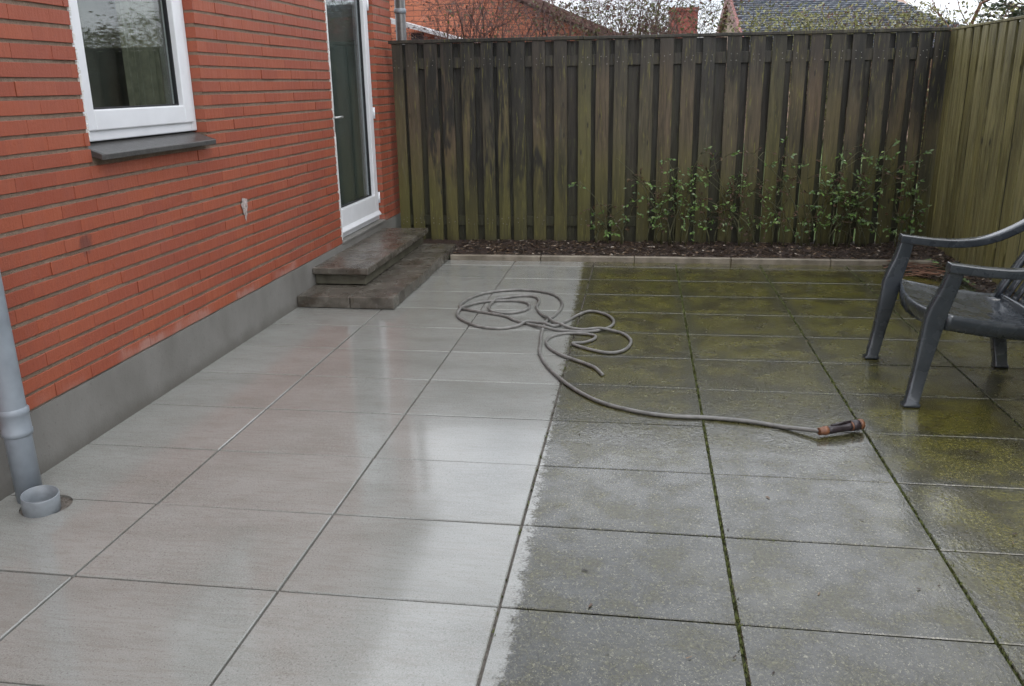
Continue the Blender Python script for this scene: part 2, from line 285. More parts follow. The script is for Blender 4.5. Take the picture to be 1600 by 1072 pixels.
# ------------------------------------------------------------------ mesh helpers
class MB:
    def __init__(s): s.v = []; s.f = []
    def box(s, x0, x1, y0, y1, z0, z1, j=0):
        i = len(s.v); g = (lambda: rnd.uniform(-j, j)) if j else (lambda: 0)
        for x in (x0, x1):
            for y in (y0, y1):
                for z in (z0, z1): s.v.append((x+g(), y+g(), z+g()))
        s.f += [(i, i+1, i+3, i+2), (i+4, i+6, i+7, i+5), (i, i+4, i+5, i+1), (i+2, i+3, i+7, i+6), (i, i+2, i+6, i+4), (i+1, i+5, i+7, i+3)]
        return s
    def cbox(s, x0, x1, y0, y1, z0, z1, c):           # box with chamfered edges, 44 tris
        i0 = len(s.v); P = {}
        X = (x0, x1); Y = (y0, y1); Z = (z0, z1)
        for a in (0, 1):
            for b in (0, 1):
                for d in (0, 1):
                    sx, sy, sz = (1-2*a), (1-2*b), (1-2*d)
                    P[a, b, d, 0] = len(s.v); s.v.append((X[a], Y[b]+sy*c, Z[d]+sz*c))
                    P[a, b, d, 1] = len(s.v); s.v.append((X[a]+sx*c, Y[b], Z[d]+sz*c))
                    P[a, b, d, 2] = len(s.v); s.v.append((X[a]+sx*c, Y[b]+sy*c, Z[d]))
        F = []
        for a in (0, 1): F.append([P[a, 0, 0, 0], P[a, 0, 1, 0], P[a, 1, 1, 0], P[a, 1, 0, 0]]); F.append([P[0, a, 0, 1], P[1, a, 0, 1], P[1, a, 1, 1], P[0, a, 1, 1]]); F.append([P[0, 0, a, 2], P[0, 1, a, 2], P[1, 1, a, 2], P[1, 0, a, 2]])
        for a in (0, 1):
            for b in (0, 1):
                F.append([P[a, b, 0, 0], P[a, b, 1, 0], P[a, b, 1, 1], P[a, b, 0, 1]])
                F.append([P[a, 0, b, 0], P[a, 1, b, 0], P[a, 1, b, 2], P[a, 0, b, 2]])
                F.append([P[0, a, b, 1], P[1, a, b, 1], P[1, a, b, 2], P[0, a, b, 2]])
                for d in (0, 1): F.append([P[a, b, d, 0], P[a, b, d, 1], P[a, b, d, 2]])
        ctr = Vector(((x0+x1)/2, (y0+y1)/2, (z0+z1)/2))
        for f in F:
            p = [Vector(s.v[k]) for k in f]; n = (p[1]-p[0]).cross(p[2]-p[0])
            if n.dot(sum(p, Vector())/len(p)-ctr) < 0: f = f[::-1]
            s.f.append(tuple(f))
        return s
    def tube(s, pts, rad, n=8, cap=True):
        i0 = len(s.v); k = len(pts); pts = [Vector(p) for p in pts]
        t0 = (pts[1]-pts[0]).normalized(); a = t0.cross(Vector((0, 0, 1)))
        if a.length < .1: a = t0.cross(Vector((1, 0, 0)))
        a.normalize()
        for i, p in enumerate(pts):
            t = (pts[min(i+1, k-1)]-pts[max(i-1, 0)]).normalized()
            a = (a-t*a.dot(t)).normalized(); b = t.cross(a); r = rad[i] if isinstance(rad, (list, tuple)) else rad
            for j in range(n):
                th = 2*math.pi*j/n; s.v.append(tuple(p+(a*math.cos(th)+b*math.sin(th))*r))
        for i in range(k-1):
            for j in range(n):
                A = i0+i*n+j; B = i0+i*n+(j+1) % n; s.f.append((A, B, B+n, A+n))
        if cap: s.f.append(tuple(i0+j for j in range(n))[::-1]); s.f.append(tuple(i0+(k-1)*n+j for j in range(n)))
        return s
    def loft(s, secs, cap=True):
        i0 = len(s.v); n = len(secs[0])
        for q in secs: s.v += [tuple(p) for p in q]
        for i in range(len(secs)-1):
            for j in range(n):
                A = i0+i*n+j; B = i0+i*n+(j+1) % n; s.f.append((A, B, B+n, A+n))
        if cap: s.f.append(tuple(i0+j for j in range(n))[::-1]); s.f.append(tuple(i0+(len(secs)-1)*n+j for j in range(n)))
        return s
    def prism(s, poly, z0, z1):
        i = len(s.v); n = len(poly)
        s.v += [(x, y, z0) for x, y in poly]+[(x, y, z1) for x, y in poly]
        s.f.append(tuple(range(i, i+n))[::-1]); s.f.append(tuple(range(i+n, i+2*n)))
        for k in range(n): a = i+k; b = i+(k+1) % n; s.f.append((a, b, b+n, a+n))
        return s
    def mesh(s, name, smooth=False):
        m = bpy.data.meshes.new(name); m.from_pydata(s.v, [], s.f); m.update()
        if smooth: m.polygons.foreach_set('use_smooth', [True]*len(m.polygons))
        return m
    def build(s, name, mat, parent=None, smooth=False, at=None):
        if at is not None: s.v = [(x-at[0], y-at[1], z-at[2]) for x, y, z in s.v]
        return link(name, s.mesh(name, smooth), mat, parent, at)
def link(name, me, mat, parent=None, at=None):
    if mat is not None and not me.materials: me.materials.append(M[mat])
    o = bpy.data.objects.new(name, me); C.objects.link(o)
    put(o, parent, at); return o
def put(o, parent, at):                                  # 'at' is a world position; every empty here is unrotated
    if parent is not None:
        o.parent = parent; o.location = Vector(at or (0, 0, 0))-wloc(parent)
    elif at is not None: o.location = at
def wloc(o):
    v = Vector(o.location)
    while o.parent: o = o.parent; v += o.location
    return v
def empty(name, loc, parent=None):
    o = bpy.data.objects.new(name, None); C.objects.link(o); o.empty_display_size = .1; put(o, parent, loc); return o
def tag(o, label=None, cat=None, group=None, kind=None):
    for k, v in (('label', label), ('category', cat), ('group', group), ('kind', kind)):
        if v: o[k] = v
    return o
def bevel(o, wd=.004, seg=2):
    b = o.modifiers.new('bevel', 'BEVEL'); b.width = wd; b.segments = seg; b.limit_method = 'ANGLE'; return o
def rsec(c, ax, ay, w, h, n=12, p=4.):                   # rounded rectangle section
    c = Vector(c); o = []
    for k in range(n):
        th = 2*math.pi*(k+.5)/n; cx, sx = math.cos(th), math.sin(th)
        o.append(c+ax*(math.copysign(abs(cx)**(2/p), cx)*w/2)+ay*(math.copysign(abs(sx)**(2/p), sx)*h/2))
    return o
def catmull(pts, per=8):
    pts = [Vector(p) for p in pts]; P = [pts[0]*2-pts[1]]+pts+[pts[-1]*2-pts[-2]]; o = []
    for i in range(1, len(P)-2):
        a, b, c, d = P[i-1:i+3]
        for k in range(per):
            t = k/per; o.append(.5*((2*b)+(c-a)*t+(2*a-5*b+4*c-d)*t*t+(3*b-a-3*c+d)*t**3))
    o.append(pts[-1]); return o

# ------------------------------------------------------------------ ground
tag(MB().box(-200, 200, -60, 320, -.5, -.12).build('ground', 'ground'), 'green lawn and ground beyond the garden fences', 'ground', kind='structure')
XW = -2.41                                              # face of the house wall
pat = tag(MB().box(-2.42, 2.5, -2.9, 7.5, -.11, -.011).build('patio', 'joint'), 'wet patio of rectangular concrete slabs, half washed and half mossy', 'patio', kind='structure')
TX0, TW, TY0, TD, J = -.388, .70, 2.198, .50, .0040
shared = {}
HC, HR = (-2.203, 2.635), .092
def notch(x0, x1, y0, y1):                               # slab outline with the drain hole cut out of one long edge
    cx, cy = HC; top = cy > (y0+y1)/2; ye = y1 if top else y0
    dx = math.sqrt(HR*HR-(ye-cy)**2); pts = []
    a0 = math.atan2(ye-cy, dx); a1 = math.atan2(ye-cy, -dx)
    if top:
        a1 -= 0 if a1 < 0 else 2*math.pi
        arc = [(cx+HR*math.cos(a0+(a1-a0)*k/14), cy+HR*math.sin(a0+(a1-a0)*k/14)) for k in range(15)]
        return [(x0, y0), (x1, y0), (x1, y1)]+arc+[(x0, y1)]
    arc = [(cx+HR*math.cos(a1+(a0-a1)*k/14), cy+HR*math.sin(a1+(a0-a1)*k/14)) for k in range(15)]
    return [(x0, y0)]+arc+[(x1, y0), (x1, y1), (x0, y1)]
for k in range(-3, 4):
    for r in range(-10, 11):
        x0, x1 = TX0+k*TW+J, TX0+(k+1)*TW-J; y0, y1 = TY0+r*TD+J, TY0+(r+1)*TD-J
        x0 = max(x0, XW+.003); y1 = min(y1, 7.396)
        if y1-y0 < .05: continue
        cx, cy = TX0+(k+.5)*TW, TY0+(r+.5)*TD
        if k == -3 and r in (0, 1):
            me = MB().prism([(x-cx, y-cy) for x, y in notch(x0, x1, y0, y1)], -.05, 0).mesh('paving_slab')
        else:
            key = (round(x1-x0, 3), round(y1-y0, 3))
            if key not in shared: shared[key] = MB().cbox(x0-cx, x1-cx, y0-cy, y1-cy, -.05, 0, .0030).mesh('paving_slab')
            me = shared[key]
        s = link('paving_slab', me, 'slab', pat, (cx, cy, rnd.uniform(-.0012, .0012)))
        s.rotation_euler = (rnd.gauss(0, .0016), rnd.gauss(0, .0014), 0)
# moss in the joints of the unwashed half
m = MB()
def tuft(x, y, sc_=1):
    for _ in range(rnd.randint(3, 6)):
        a = rnd.uniform(0, 6.28); l = rnd.uniform(.004, .010)*sc_; px, py = x+rnd.gauss(0, .004), y+rnd.gauss(0, .004)
        i = len(m.v); ca, sa = math.cos(a), math.sin(a); w_ = l*.45
        m.v += [(px-sa*w_, py+ca*w_, -.008), (px+sa*w_, py-ca*w_, -.008), (px+ca*l*.8, py+sa*l*.8, rnd.uniform(.0, .006)*sc_)]
        m.f.append((i, i+1, i+2))
for k, dens in ((0, .05), (1, .75), (2, .6), (3, .25)):
    y = 1.5
    while y < 7.35:
        d = dens*(.35+1.3*max(0, mnoise.noise(Vector((k*9.1, y*1.7, 0)))+.35))
        if rnd.random() < d: tuft(TX0+k*TW+rnd.gauss(0, .003), y, rnd.uniform(.7, 1.3))
        y += .006
for r in range(-2, 11):
    x = TX0+.06
    while x < 2.4:
        if rnd.random() < .5*max(0, mnoise.noise(Vector((x*1.9, r*7.3, 3)))+.08): tuft(x, TY0+r*TD+rnd.gauss(0, .003), rnd.uniform(.6, 1.1))
        x += .008
tag(m.build('joint_moss', 'moss'), 'bright green moss growing in the slab joints', 'moss', kind='stuff')
# specks of leaf and twig lying on the unwashed slabs
m = MB()
for _ in range(110):
    x = rnd.uniform(-.3, 2.35); y = rnd.uniform(1.6, 7.3); a = rnd.uniform(0, 6.28); l = rnd.uniform(.004, .013); w_ = l*rnd.uniform(.15, .5); i = len(m.v); ca, sa = math.cos(a), math.sin(a)
    for u, v in ((-l, -w_), (l, -w_*.4), (l*.7, w_), (-l*.8, w_*.8)): m.v.append((x+u*ca-v*sa, y+u*sa+v*ca, .0025+rnd.uniform(0, .003)))
    m.f.append((i, i+1, i+2, i+3))
tag(m.build('leaf_litter', 'chip'), 'tiny leaf and twig scraps strewn over the dirty slabs', 'litter', kind='stuff')

# planting bed along the fences
bed = bmesh.new()
def bedz(x, y): return .026+.022*max(0, min(1, (y-7.45)/.4))+.018*mnoise.noise(Vector((x*6, y*6, 0)))+.05*max(0, (x-2.1)/.5)
def bedgrid(x0, x1, y0, y1, step=.045):
    nx = int((x1-x0)/step); ny = int((y1-y0)/step); vs = [[bed.verts.new((x0+(x1-x0)*i/nx, y0+(y1-y0)*j/ny, 0)) for i in range(nx+1)] for j in range(ny+1)]
    for row in vs:
        for v in row: v.co.z = bedz(v.co.x, v.co.y)+rnd.gauss(0, .004)
    for j in range(ny):
        for i in range(nx): bed.faces.new((vs[j][i], vs[j][i+1], vs[j+1][i+1], vs[j+1][i]))
bedgrid(-2.40, 2.62, 7.455, 8.30)
bedgrid(2.418, 2.62, -2.9, 7.45)
me = bpy.data.meshes.new('planting_bed'); bed.to_mesh(me)
bedo = tag(link('planting_bed', me, 'soil'), 'dark bark covered planting bed at the foot of the fences', 'planting bed', kind='structure')
m = MB()
def chip(x, y, z, s):
    i = len(m.v); rot = Matrix.Rotation(rnd.uniform(0, 6.28), 3, 'Z') @ Matrix.Rotation(rnd.gauss(0, .22), 3, 'X') @ Matrix.Rotation(rnd.gauss(0, .22), 3, 'Y')
    l, w_, h = s*rnd.uniform(.7, 1.6), s*rnd.uniform(.3, .6), s*rnd.uniform(.08, .2)
    for a in (-1, 1):
        for b in (-1, 1):
            for c in (-1, 1): m.v.append(tuple(Vector((x, y, z))+rot @ Vector((a*l*rnd.uniform(.7, 1), b*w_, c*h))))
    m.f += [(i, i+1, i+3, i+2), (i+4, i+6, i+7, i+5), (i, i+4, i+5, i+1), (i+2, i+3, i+7, i+6), (i, i+2, i+6, i+4), (i+1, i+5, i+7, i+3)]
for _ in range(5200):
    x, y = rnd.uniform(-1.68, 2.6), rnd.uniform(7.47, 8.15); chip(x, y, bedz(x, y)+.003, rnd.uniform(.008, .018))
for _ in range(1300):
    y = rnd.uniform(3.4, 7.45); x = rnd.uniform(2.38, 2.56); chip(x, y, bedz(x, y)+.006, rnd.uniform(.010, .022))
for _ in range(420):                                     # bark spilled over the slabs in the corner
    u = rnd.random()**.6; x = 2.42-.42*u*rnd.random(); y = 7.42-.75*rnd.random()*(1-u*.5); chip(x, y, .008, rnd.uniform(.008, .02))
tag(m.build('bark_mulch', 'chip'), 'dark red brown bark mulch covering the bed under the fence', 'mulch', kind='stuff')
kerb = tag(empty('kerb', (0, 7.43, 0)), 'low pale concrete edging between patio and planting bed', 'kerb', kind='structure')
x = -1.683
while x < 2.35:
    x1 = min(x+.82, 2.41); o = MB().cbox(x+.002, x1-.002, 7.401, 7.452, -.08, .046+rnd.uniform(-.003, .003), .006).build('edging_stone', 'edging', kerb, at=((x+x1)/2, 7.43, 0)); o.rotation_euler.z = rnd.gauss(0, .003); x = x1

# ------------------------------------------------------------------ house
HY0, HY1, HTOP = -3.2, 8.45, 3.05
WIN = (3.545, 4.615, 1.208, 2.49); WZ = 1.272; DOOR = (6.665, 7.875, .272, 2.49)
house = tag(empty('brick_house', (XW, 4.5, 0)), 'red brick house with grey plinth, white window and white glazed door', 'house')
CX0, CX1 = XW-.32, XW-.0062
m = MB()
def core(y0, y1, z0, z1): m.box(CX0, CX1, y0, y1, z0, z1)
core(HY0, WIN[0]-.003, .27, HTOP); core(WIN[1]+.003, DOOR[0]-.003, .27, HTOP); core(DOOR[1]+.003, HY1-.008, .27, HTOP)
core(WIN[0]-.003, WIN[1]+.003, .27, WIN[2]); core(WIN[0]-.003, WIN[1]+.003, WIN[3], HTOP); core(DOOR[0]-.003, DOOR[1]+.003, DOOR[3], HTOP)
m.box(CX0, CX1, WIN[0]-.003, WIN[1]+.003, WIN[2], WIN[2]+.016); wall = m.build('wall', 'mortar', house)
CH, BH, BL, VJ = .0713, .0548, .2405, .0006
def inframe(x, y, z):
    d = Vector((x, y, z-CAMH)); zc = d.dot(fwd)
    if zc < .2: return 0
    px, py = 800+FOC*d.dot(r2)/zc, 536-FOC*d.dot(u2)/zc
    if not (-40 < px < 1640 and -25 < py < 1100): return 0
    return 1/zc**2*abs(x)/zc
bl = []
nc = int((HTOP-.275)/CH)
for c in range(nc):
    z0 = .276+c*CH+rnd.gauss(0, .0008); y = HY0-(BL/2 if c % 2 else 0)-rnd.uniform(0, .03); wob = rnd.uniform(0, 50)
    while y < HY1:
        y0, y1 = max(y, HY0), min(y+BL-VJ, HY1); y += BL+rnd.gauss(0, .002)
        if y1-y0 < .02: continue
        zz = z0+.0018*mnoise.noise(Vector((y*.9, wob, 0))); segs = [(y0, y1)]
        for (a, b, e0, e1) in (WIN, DOOR):
            if zz+BH > e0+.004 and zz < e1:
                n_ = []
                for p, q_ in segs:
                    if q_ <= a or p >= b: n_.append((p, q_))
                    else:
                        if p < a: n_.append((p, a))
                        if q_ > b: n_.append((b, q_))
                segs = n_
        for p, q_ in segs:
            if q_-p > .012: bl.append((inframe(XW, (p+q_)/2, zz)*(q_-p), p, q_, zz))
bl.sort(key=lambda t: -t[0]); bcache = {}
for i, (a, p, q_, z) in enumerate(bl):
    if i == 300: m = MB()
    dx = rnd.gauss(0, .0013)
    if i < 300:
        key = round(q_-p, 2) if abs(q_-p-(BL-VJ)) > .004 else 'f'; var = rnd.randint(0, 3); L_ = q_-p
        if (key, var) not in bcache: bcache[key, var] = MB().cbox(-.10, 0, -L_/2, L_/2, 0, BH+rnd.uniform(-.001, .001), .0012).mesh('brick')
        o = link('brick', bcache[key, var], 'brick', wall, (XW+dx, (p+q_)/2, z)); o.rotation_euler = (rnd.gauss(0, .003), 0, rnd.gauss(0, .003))
    else: m.box(XW-.10, XW+dx, p, q_, z, z+BH, .0006)
o = tag(m.build('brickwork', 'brick_rest', house), kind='stuff')
# plinth, end wall, room, eaves
MB().box(XW-.34, XW+.004, HY0-.01, DOOR[0]-.02, -.12, .2685).box(XW-.34, XW+.004, DOOR[0]-.02, DOOR[1]+.02, -.12, .2675).box(XW-.34, XW+.004, DOOR[1]+.02, HY1+.01, -.12, .2685).build('plinth', 'plinth', house)
MB().box(-9, CX0-.004, HY1-.30, HY1, -.1, HTOP).box(-9, CX0-.004, HY0, HY0+.3, -.1, HTOP).box(-9.3, -9.004, HY0, HY1, -.1, HTOP).build('end_wall', 'darkred', house)
m = MB(); m.box(-6, CX0-.01, HY0+.35, HY1-.35, .10, .14).box(-6.1, -6.01, HY0+.35, HY1-.35, .15, 2.6).box(-6, CX0-.01, HY0+.35, HY1-.35, 2.61, 2.7).box(-6, CX0-.02, 5.4, 5.5, .15, 2.6)
m.build('interior', 'room', house)
m = MB(); m.loft([[Vector((x, y, z)) for x, z in ((XW+.12, HTOP+.06), (XW+.12, HTOP+.16), (-5.7, HTOP+2.0), (-9.6, HTOP-.02), (-9.6, HTOP-.14), (XW-.4, HTOP+.002))] for y in (HY0-.3, HY1+.12)])
rf = m.build('roof', 'roof', house)
MB().tube([(XW+.19, HY0-.3, HTOP+.10), (XW+.19, HY1+.12, HTOP+.10)], .06, 10).build('gutter', 'pipe', rf, True)

def frame(name, mat, y0, y1, z0, z1, b, x0, x1, parent, bb=None, wd=.006):
    bb = b if bb is None else bb
    m = MB(); m.box(x0, x1, y0, y0+b, z0, z1).box(x0, x1, y1-b, y1, z0, z1).box(x0, x1, y0+b+.0002, y1-b-.0002, z1-b, z1).box(x0, x1, y0+b+.0002, y1-b-.0002, z0, z0+bb)
    return bevel(m.build(name, mat, parent), wd, 2)
# window
XF = XW-.055
wnd = empty('window', (XW, (WIN[0]+WIN[1])/2, WZ), house); wnd['label'] = 'white framed window reflecting the fence'
a, b, z0, z1 = WIN; z0 = WZ; a += .002; b -= .002; z0 += .012; z1 -= .002
frame('window_frame', 'pvc', a, b, z0, z1, .060, XF-.07, XF, wnd, .062)
frame('sash', 'pvc', a+.045, b-.045, z0+.047, z1-.045, .088, XF-.055, XF+.012, wnd, .092)
frame('gasket', 'gasket', a+.1332, b-.1332, z0+.1392, z1-.1332, .008, XF-.04, XF-.018, wnd, wd=.001)
MB().box(XF-.040, XF-.028, a+.1362, b-.1362, z0+.1422, z1-.1362).build('pane', 'glass', wnd)
m = MB()
zs = z0+.0
for y_ in (0,):
    secs = []
    for y in (WIN[0]+.006, WIN[0]+.02, WIN[1]-.02, WIN[1]-.012):
        inn = .012 if y in (WIN[0]+.006, WIN[1]-.012) else 0
        secs.append([Vector(p) for p in ((XF-.03, y, WZ+.010), (XF-.03, y, WZ-.022), (XW+.058-inn, y, WZ-.062), (XW+.058-inn, y, WZ-.036))])
    m.loft(secs)
bevel(m.build('sill', 'slate', wnd), .003)
m = MB()
for k in range(60):
    z = z0+.02+k*.0195; s_ = rnd.uniform(.003, .008)
    m.box(XW-.012, XW+.002+rnd.uniform(0, .004), a-.004, a+s_, z, z+rnd.uniform(.006, .022), .002)
m.build('sealant', 'caulk', wnd)
m = MB()                                                # curtain in folds
n = 60; pr = []
for k in range(n+1):
    y = WIN[0]+.60+k*(.62/n); pr.append((XF-.10+.018*math.sin(k*1.05)+.008*math.sin(k*.37), y))
for k in range(n):
    i = len(m.v); (xa, ya), (xb, yb) = pr[k], pr[k+1]; m.v += [(xa, ya, 1.1), (xb, yb, 1.1), (xb, yb, 2.5), (xa, ya, 2.5)]; m.f.append((i, i+1, i+2, i+3))
m.build('curtain', 'curtain', wnd)
MB().box(XF-.20, XF-.195, WIN[0]-.25, WIN[1]+.3, 1.0, 2.6).build('blind', 'net', wnd)  # added panel that gives the window glass its dark tone
# door
dr = empty('door', (XW, (DOOR[0]+DOOR[1])/2, DOOR[2]), house); dr['label'] = 'tall white glazed door above the steps'
XD = XW-.05; a, b, z0, z1 = DOOR; a += .002; b -= .002; z0 += .02; z1 -= .002
frame('door_frame', 'pvc', a, b, z0, z1, .052, XD-.07, XD, dr, .050)
frame('leaf', 'pvc', a+.040, b-.040, z0+.04, z1-.04, .098, XD-.06, XD+.012, dr, .20)
frame('gasket', 'gasket', a+.1382, b-.1382, z0+.2402, z1-.1382, .009, XD-.045, XD-.020, dr, wd=.001)
MB().box(XD-.042, XD-.030, a+.1412, b-.1412, z0+.2432, z1-.1412).build('pane', 'glass', dr)
m = MB(); m.loft([[Vector(p) for p in ((XD+.0125, y, z0+.052), (XD+.034, y, z0+.052), (XD+.034, y, z0+.062), (XD+.0125, y, z0+.092))] for y in (a+.045, b-.045)]); m.build('drip_rail', 'pvc', dr)
MB().cbox(XD-.06, XW+.012, a-.002, b+.002, DOOR[2]-.002, z0-.001, .003).build('threshold', 'plinth', dr)
m = MB(); m.tube([(XD+.012, a+.095, 1.27), (XD+.055, a+.095, 1.27)], .009, 10).tube([(XD+.055, a+.087, 1.27), (XD+.057, a+.16, 1.272), (XD+.05, a+.215, 1.27)], .009, 10); m.cbox(XD+.0122, XD+.02, a+.078, a+.112, 1.14, 1.33, .003)
m.build('handle', 'metal', dr, True)
for z in (.5, 1.27, 2.2): MB().tube([(XD+.016, b-.03, z-.05), (XD+.016, b-.03, z+.05)], .010, 10).build('hinge', 'pvc', dr, True)
m = MB(); z = .30
while z < 2.45:
    h = rnd.uniform(.012, .035); m.box(XW-.03, XW+.001+rnd.uniform(0, .005), DOOR[0]-rnd.uniform(.002, .010), DOOR[0]+rnd.uniform(.006, .012), z, z+h, .003); z += h*rnd.uniform(.9, 1.3)
m.build('sealant', 'caulk', dr)
MB().box(XD-.12, XD-.115, a+.055, b-.055, .33, 2.43).build('blind', 'doorblind', dr)  # added panel, its grey green stands in for reflection and dim room
# repaired patch in the brickwork: smear of pale mortar
m = MB(); cx, cz = 4.972, .80
pl = []
for k in range(26):
    th = 2*math.pi*k/26; rr = rnd.uniform(.78, 1.18); pl.append((.036*rr*math.cos(th)+.012*math.sin(th*2), .072*rr*math.sin(th)))
i = len(m.v); m.v += [(XW+.0035, cx+y, cz+z) for y, z in pl]+[(XW+.010, cx+y*.5, cz+z*.5) for y, z in pl]; n = len(pl)
for k in range(n): m.f.append((i+k, i+(k+1) % n, i+n+(k+1) % n, i+n+k))
m.f.append(tuple(i+n+k for k in range(n))); o = m.build('mortar_patch', 'patch', house); o['label'] = 'small pale mortar smear on the brick wall'
# front downpipe and far downpipe
dp = empty('downpipe', (-2.30, 2.675, 0), house); dp['label'] = 'blue grey round rainwater pipe at the left edge'
MB().tube([(-2.30, 2.680, -.06), (-2.30, 2.676, .30), (-2.302, 2.67, HTOP-.3), (XW+.19, 2.67, HTOP+.06)], .0475, 24).build('pipe', 'pipe', dp, True)
m = MB(); prof = [(.268, .048), (.272, .0535), (.288, .0545), (.292, .052), (.352, .0515), (.356, .054), (.372, .0545), (.380, .048)]
m.tube([(-2.30, 2.677, z) for z, r_ in prof], [r_ for z, r_ in prof], 24, False); m.build('collar', 'pipe', dp, True)
m = MB(); prof = [(1.6, .048), (1.605, .054), (1.64, .054), (1.645, .048)]; m.tube([(-2.301, 2.674, z) for z, r_ in prof], [r_ for z, r_ in prof], 24, False); m.box(XW-.01, -2.345, 2.66, 2.69, 1.61, 1.635); m.build('bracket', 'pipe', dp)
dp2 = empty('downpipe', (-2.34, 8.53, 0), house)
MB().tube([(-2.34, 8.54, -.1), (-2.34, 8.54, HTOP-.1)], .05, 20).build('pipe', 'slate', dp2, True)
m = MB(); prof = [(2.17, .051), (2.175, .058), (2.21, .058), (2.215, .051)]; m.tube([(-2.34, 8.54, z) for z, r_ in prof], [r_ for z, r_ in prof], 20, False); m.build('collar', 'pipe', dp2, True)
# drain socket in its hole
m = MB(); m.tube([(HC[0], HC[1], -.105), (HC[0], HC[1], -.06)], HR-.002, 24)
ds = tag(empty('drain_socket', (-2.197, 2.600, 0)), 'open grey plastic drain socket standing in a round hole by the downpipe', 'drain')
m.build('hole_floor', 'hole', ds)
m = MB(); ax = Vector((.10, -.06, 1)).normalized(); c0 = Vector((-2.201, 2.604, -.06)); secs = []
e1 = ax.cross(Vector((0, 1, 0))).normalized(); e2 = ax.cross(e1)
for h, r_ in ((0, .058), (.055, .060), (.062, .0645), (.128, .0655), (.131, .0635), (.130, .0605), (.07, .0595), (.06, .058), (.055, .02), (.055, .001)):
    secs.append([c0+ax*h+(e1*math.cos(2*math.pi*k/32)+e2*math.sin(2*math.pi*k/32))*r_ for k in range(32)])
m.loft(secs, False); m.build('socket', 'cup', ds, True)
# door steps
stp = tag(empty('door_steps', (-2.05, 6.8, 0)), 'two wet grey concrete steps in front of the white door', 'steps')
def slabstep(x0, x1, y0, y1, z0, z1, name='step_slab'):
    o = bevel(MB().box(x0, x1, y0, y1, z0, z1).build(name, 'step', stp, at=((x0+x1)/2, (y0+y1)/2, z0)), .007, 2); o.rotation_euler = (rnd.gauss(0, .002), rnd.gauss(0, .002), 0); return o
xs = XW+.006
slabstep(xs, -2.015, 5.625, 5.985, .003, .086); slabstep(-2.011, -1.692, 5.622, 6.16, .003, .087)
for y0, y1 in ((6.164, 6.70), (6.704, 7.24), (7.244, 7.74)): slabstep(-2.011, -1.692+rnd.uniform(-.004, .004), y0, y1, .003, .086+rnd.uniform(-.003, .003))
slabstep(xs, -2.015, 5.99, 7.74, .003, .083, 'step_base')
MB().cbox(xs, -2.012, 6.005, 7.76, .088, .170, .004).build('riser', 'riser', stp)
for y0, y1 in ((5.95, 6.60), (6.604, 7.02), (7.024, 7.79)): slabstep(xs, -1.972+rnd.uniform(-.003, .003), y0, y1, .172, .222+rnd.uniform(-.002, .002))

# ------------------------------------------------------------------ fences
fn = tag(empty('wooden_fence', (0, 8.17, 0)), 'dark weathered fence of overlapping vertical boards behind the planting bed', 'fence')
lefts = [-2.334, -2.202, -2.031, -1.871, -1.684, -1.492, -1.207, -1.013, -.814, -.593, -.432, -.271, -.038, .135, .331, .501, .72, .912, 1.106, 1.279, 1.43, 1.601, 1.774, 1.951, 2.135, 2.312, 2.44]
lefts.insert(6, -1.345)
bm_ = {}
def board(parent, x0, x1, y0, y1, z0, z1, mat, along='x', lean=0):
    # edge profile with a slight cup and unevenness down the length
    wd = x1-x0; n = 5; m = MB(); secs = []
    for k in range(n):
        z = z0+(z1-z0)*k/(n-1); e0, e1 = rnd.gauss(0, .0016), rnd.gauss(0, .0016); d = rnd.gauss(0, .0015)
        pts = [(-wd/2+e0, -d, z), (-wd/2+.25*wd, -d-.0012, z), (wd/2-.25*wd, -d-.0012, z), (wd/2+e1, -d, z), (wd/2+e1, (y1-y0)-d, z), (-wd/2+e0, (y1-y0)-d, z)]
        secs.append([Vector(p if along == 'x' else (p[1], -p[0], p[2])) for p in pts])
    m.loft(secs); o = m.build('board', mat); at = ((x0+x1)/2, y0, 0) if along == 'x' else (y0, (x0+x1)/2, 0)
    put(o, parent, at); o.rotation_euler = (0, lean, 0) if along == 'x' else (lean, 0, 0)
    return o
FY = 8.15
fr_ = []
for i, xl in enumerate(lefts):
    nx_ = lefts[i+1] if i+1 < len(lefts) else xl+.17
    wd = min(rnd.uniform(.108, .128), (nx_-xl)-.035)
    if i == 0: wd = .098
    fr_.append((xl, xl+wd)); board(fn, xl, xl+wd, FY, FY+.018, .015+rnd.uniform(-.01, .015), 1.876, 'wood', lean=rnd.gauss(0, .0016))
for i in range(len(fr_)-1):
    g0, g1 = fr_[i][1], fr_[i+1][0]
    ro = rnd.uniform(-.004, .0025) if g1 > .55 else rnd.uniform(.016, .026)
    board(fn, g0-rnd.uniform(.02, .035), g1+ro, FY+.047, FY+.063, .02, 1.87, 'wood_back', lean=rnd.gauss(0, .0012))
for z0, z1 in ((1.652, 1.748), (.19, .285)): bevel(MB().box(-2.325, 2.54, FY+.0205, FY+.0450, z0, z1).build('rail', 'wood' if z0 > 1 else 'wood_back', fn), .003)
for x0, x1 in ((-2.36, -.55), (-.548, 1.25), (1.252, 2.55)): bevel(MB().box(x0, x1, FY-.014, FY+.095, 1.878, 1.906+rnd.uniform(-.003, .003)).build('cap_rail', 'wood', fn), .003)
m = MB()
for x0, x1 in fr_:
    for z in (1.675, 1.725, .215, .26):
        for u in (.28, .72):
            if rnd.random() < .8: xx = x0+(x1-x0)*u+rnd.gauss(0, .006); zz = z+rnd.gauss(0, .006); m.tube([(xx, FY+.002, zz), (xx, FY-.0045, zz)], .0042, 6)
tag(m.build('nail_heads', 'nail', fn), kind='stuff')
fr2 = tag(empty('side_fence', (2.58, 5, 0)), 'lighter olive brown fence of upright boards along the right side', 'fence')
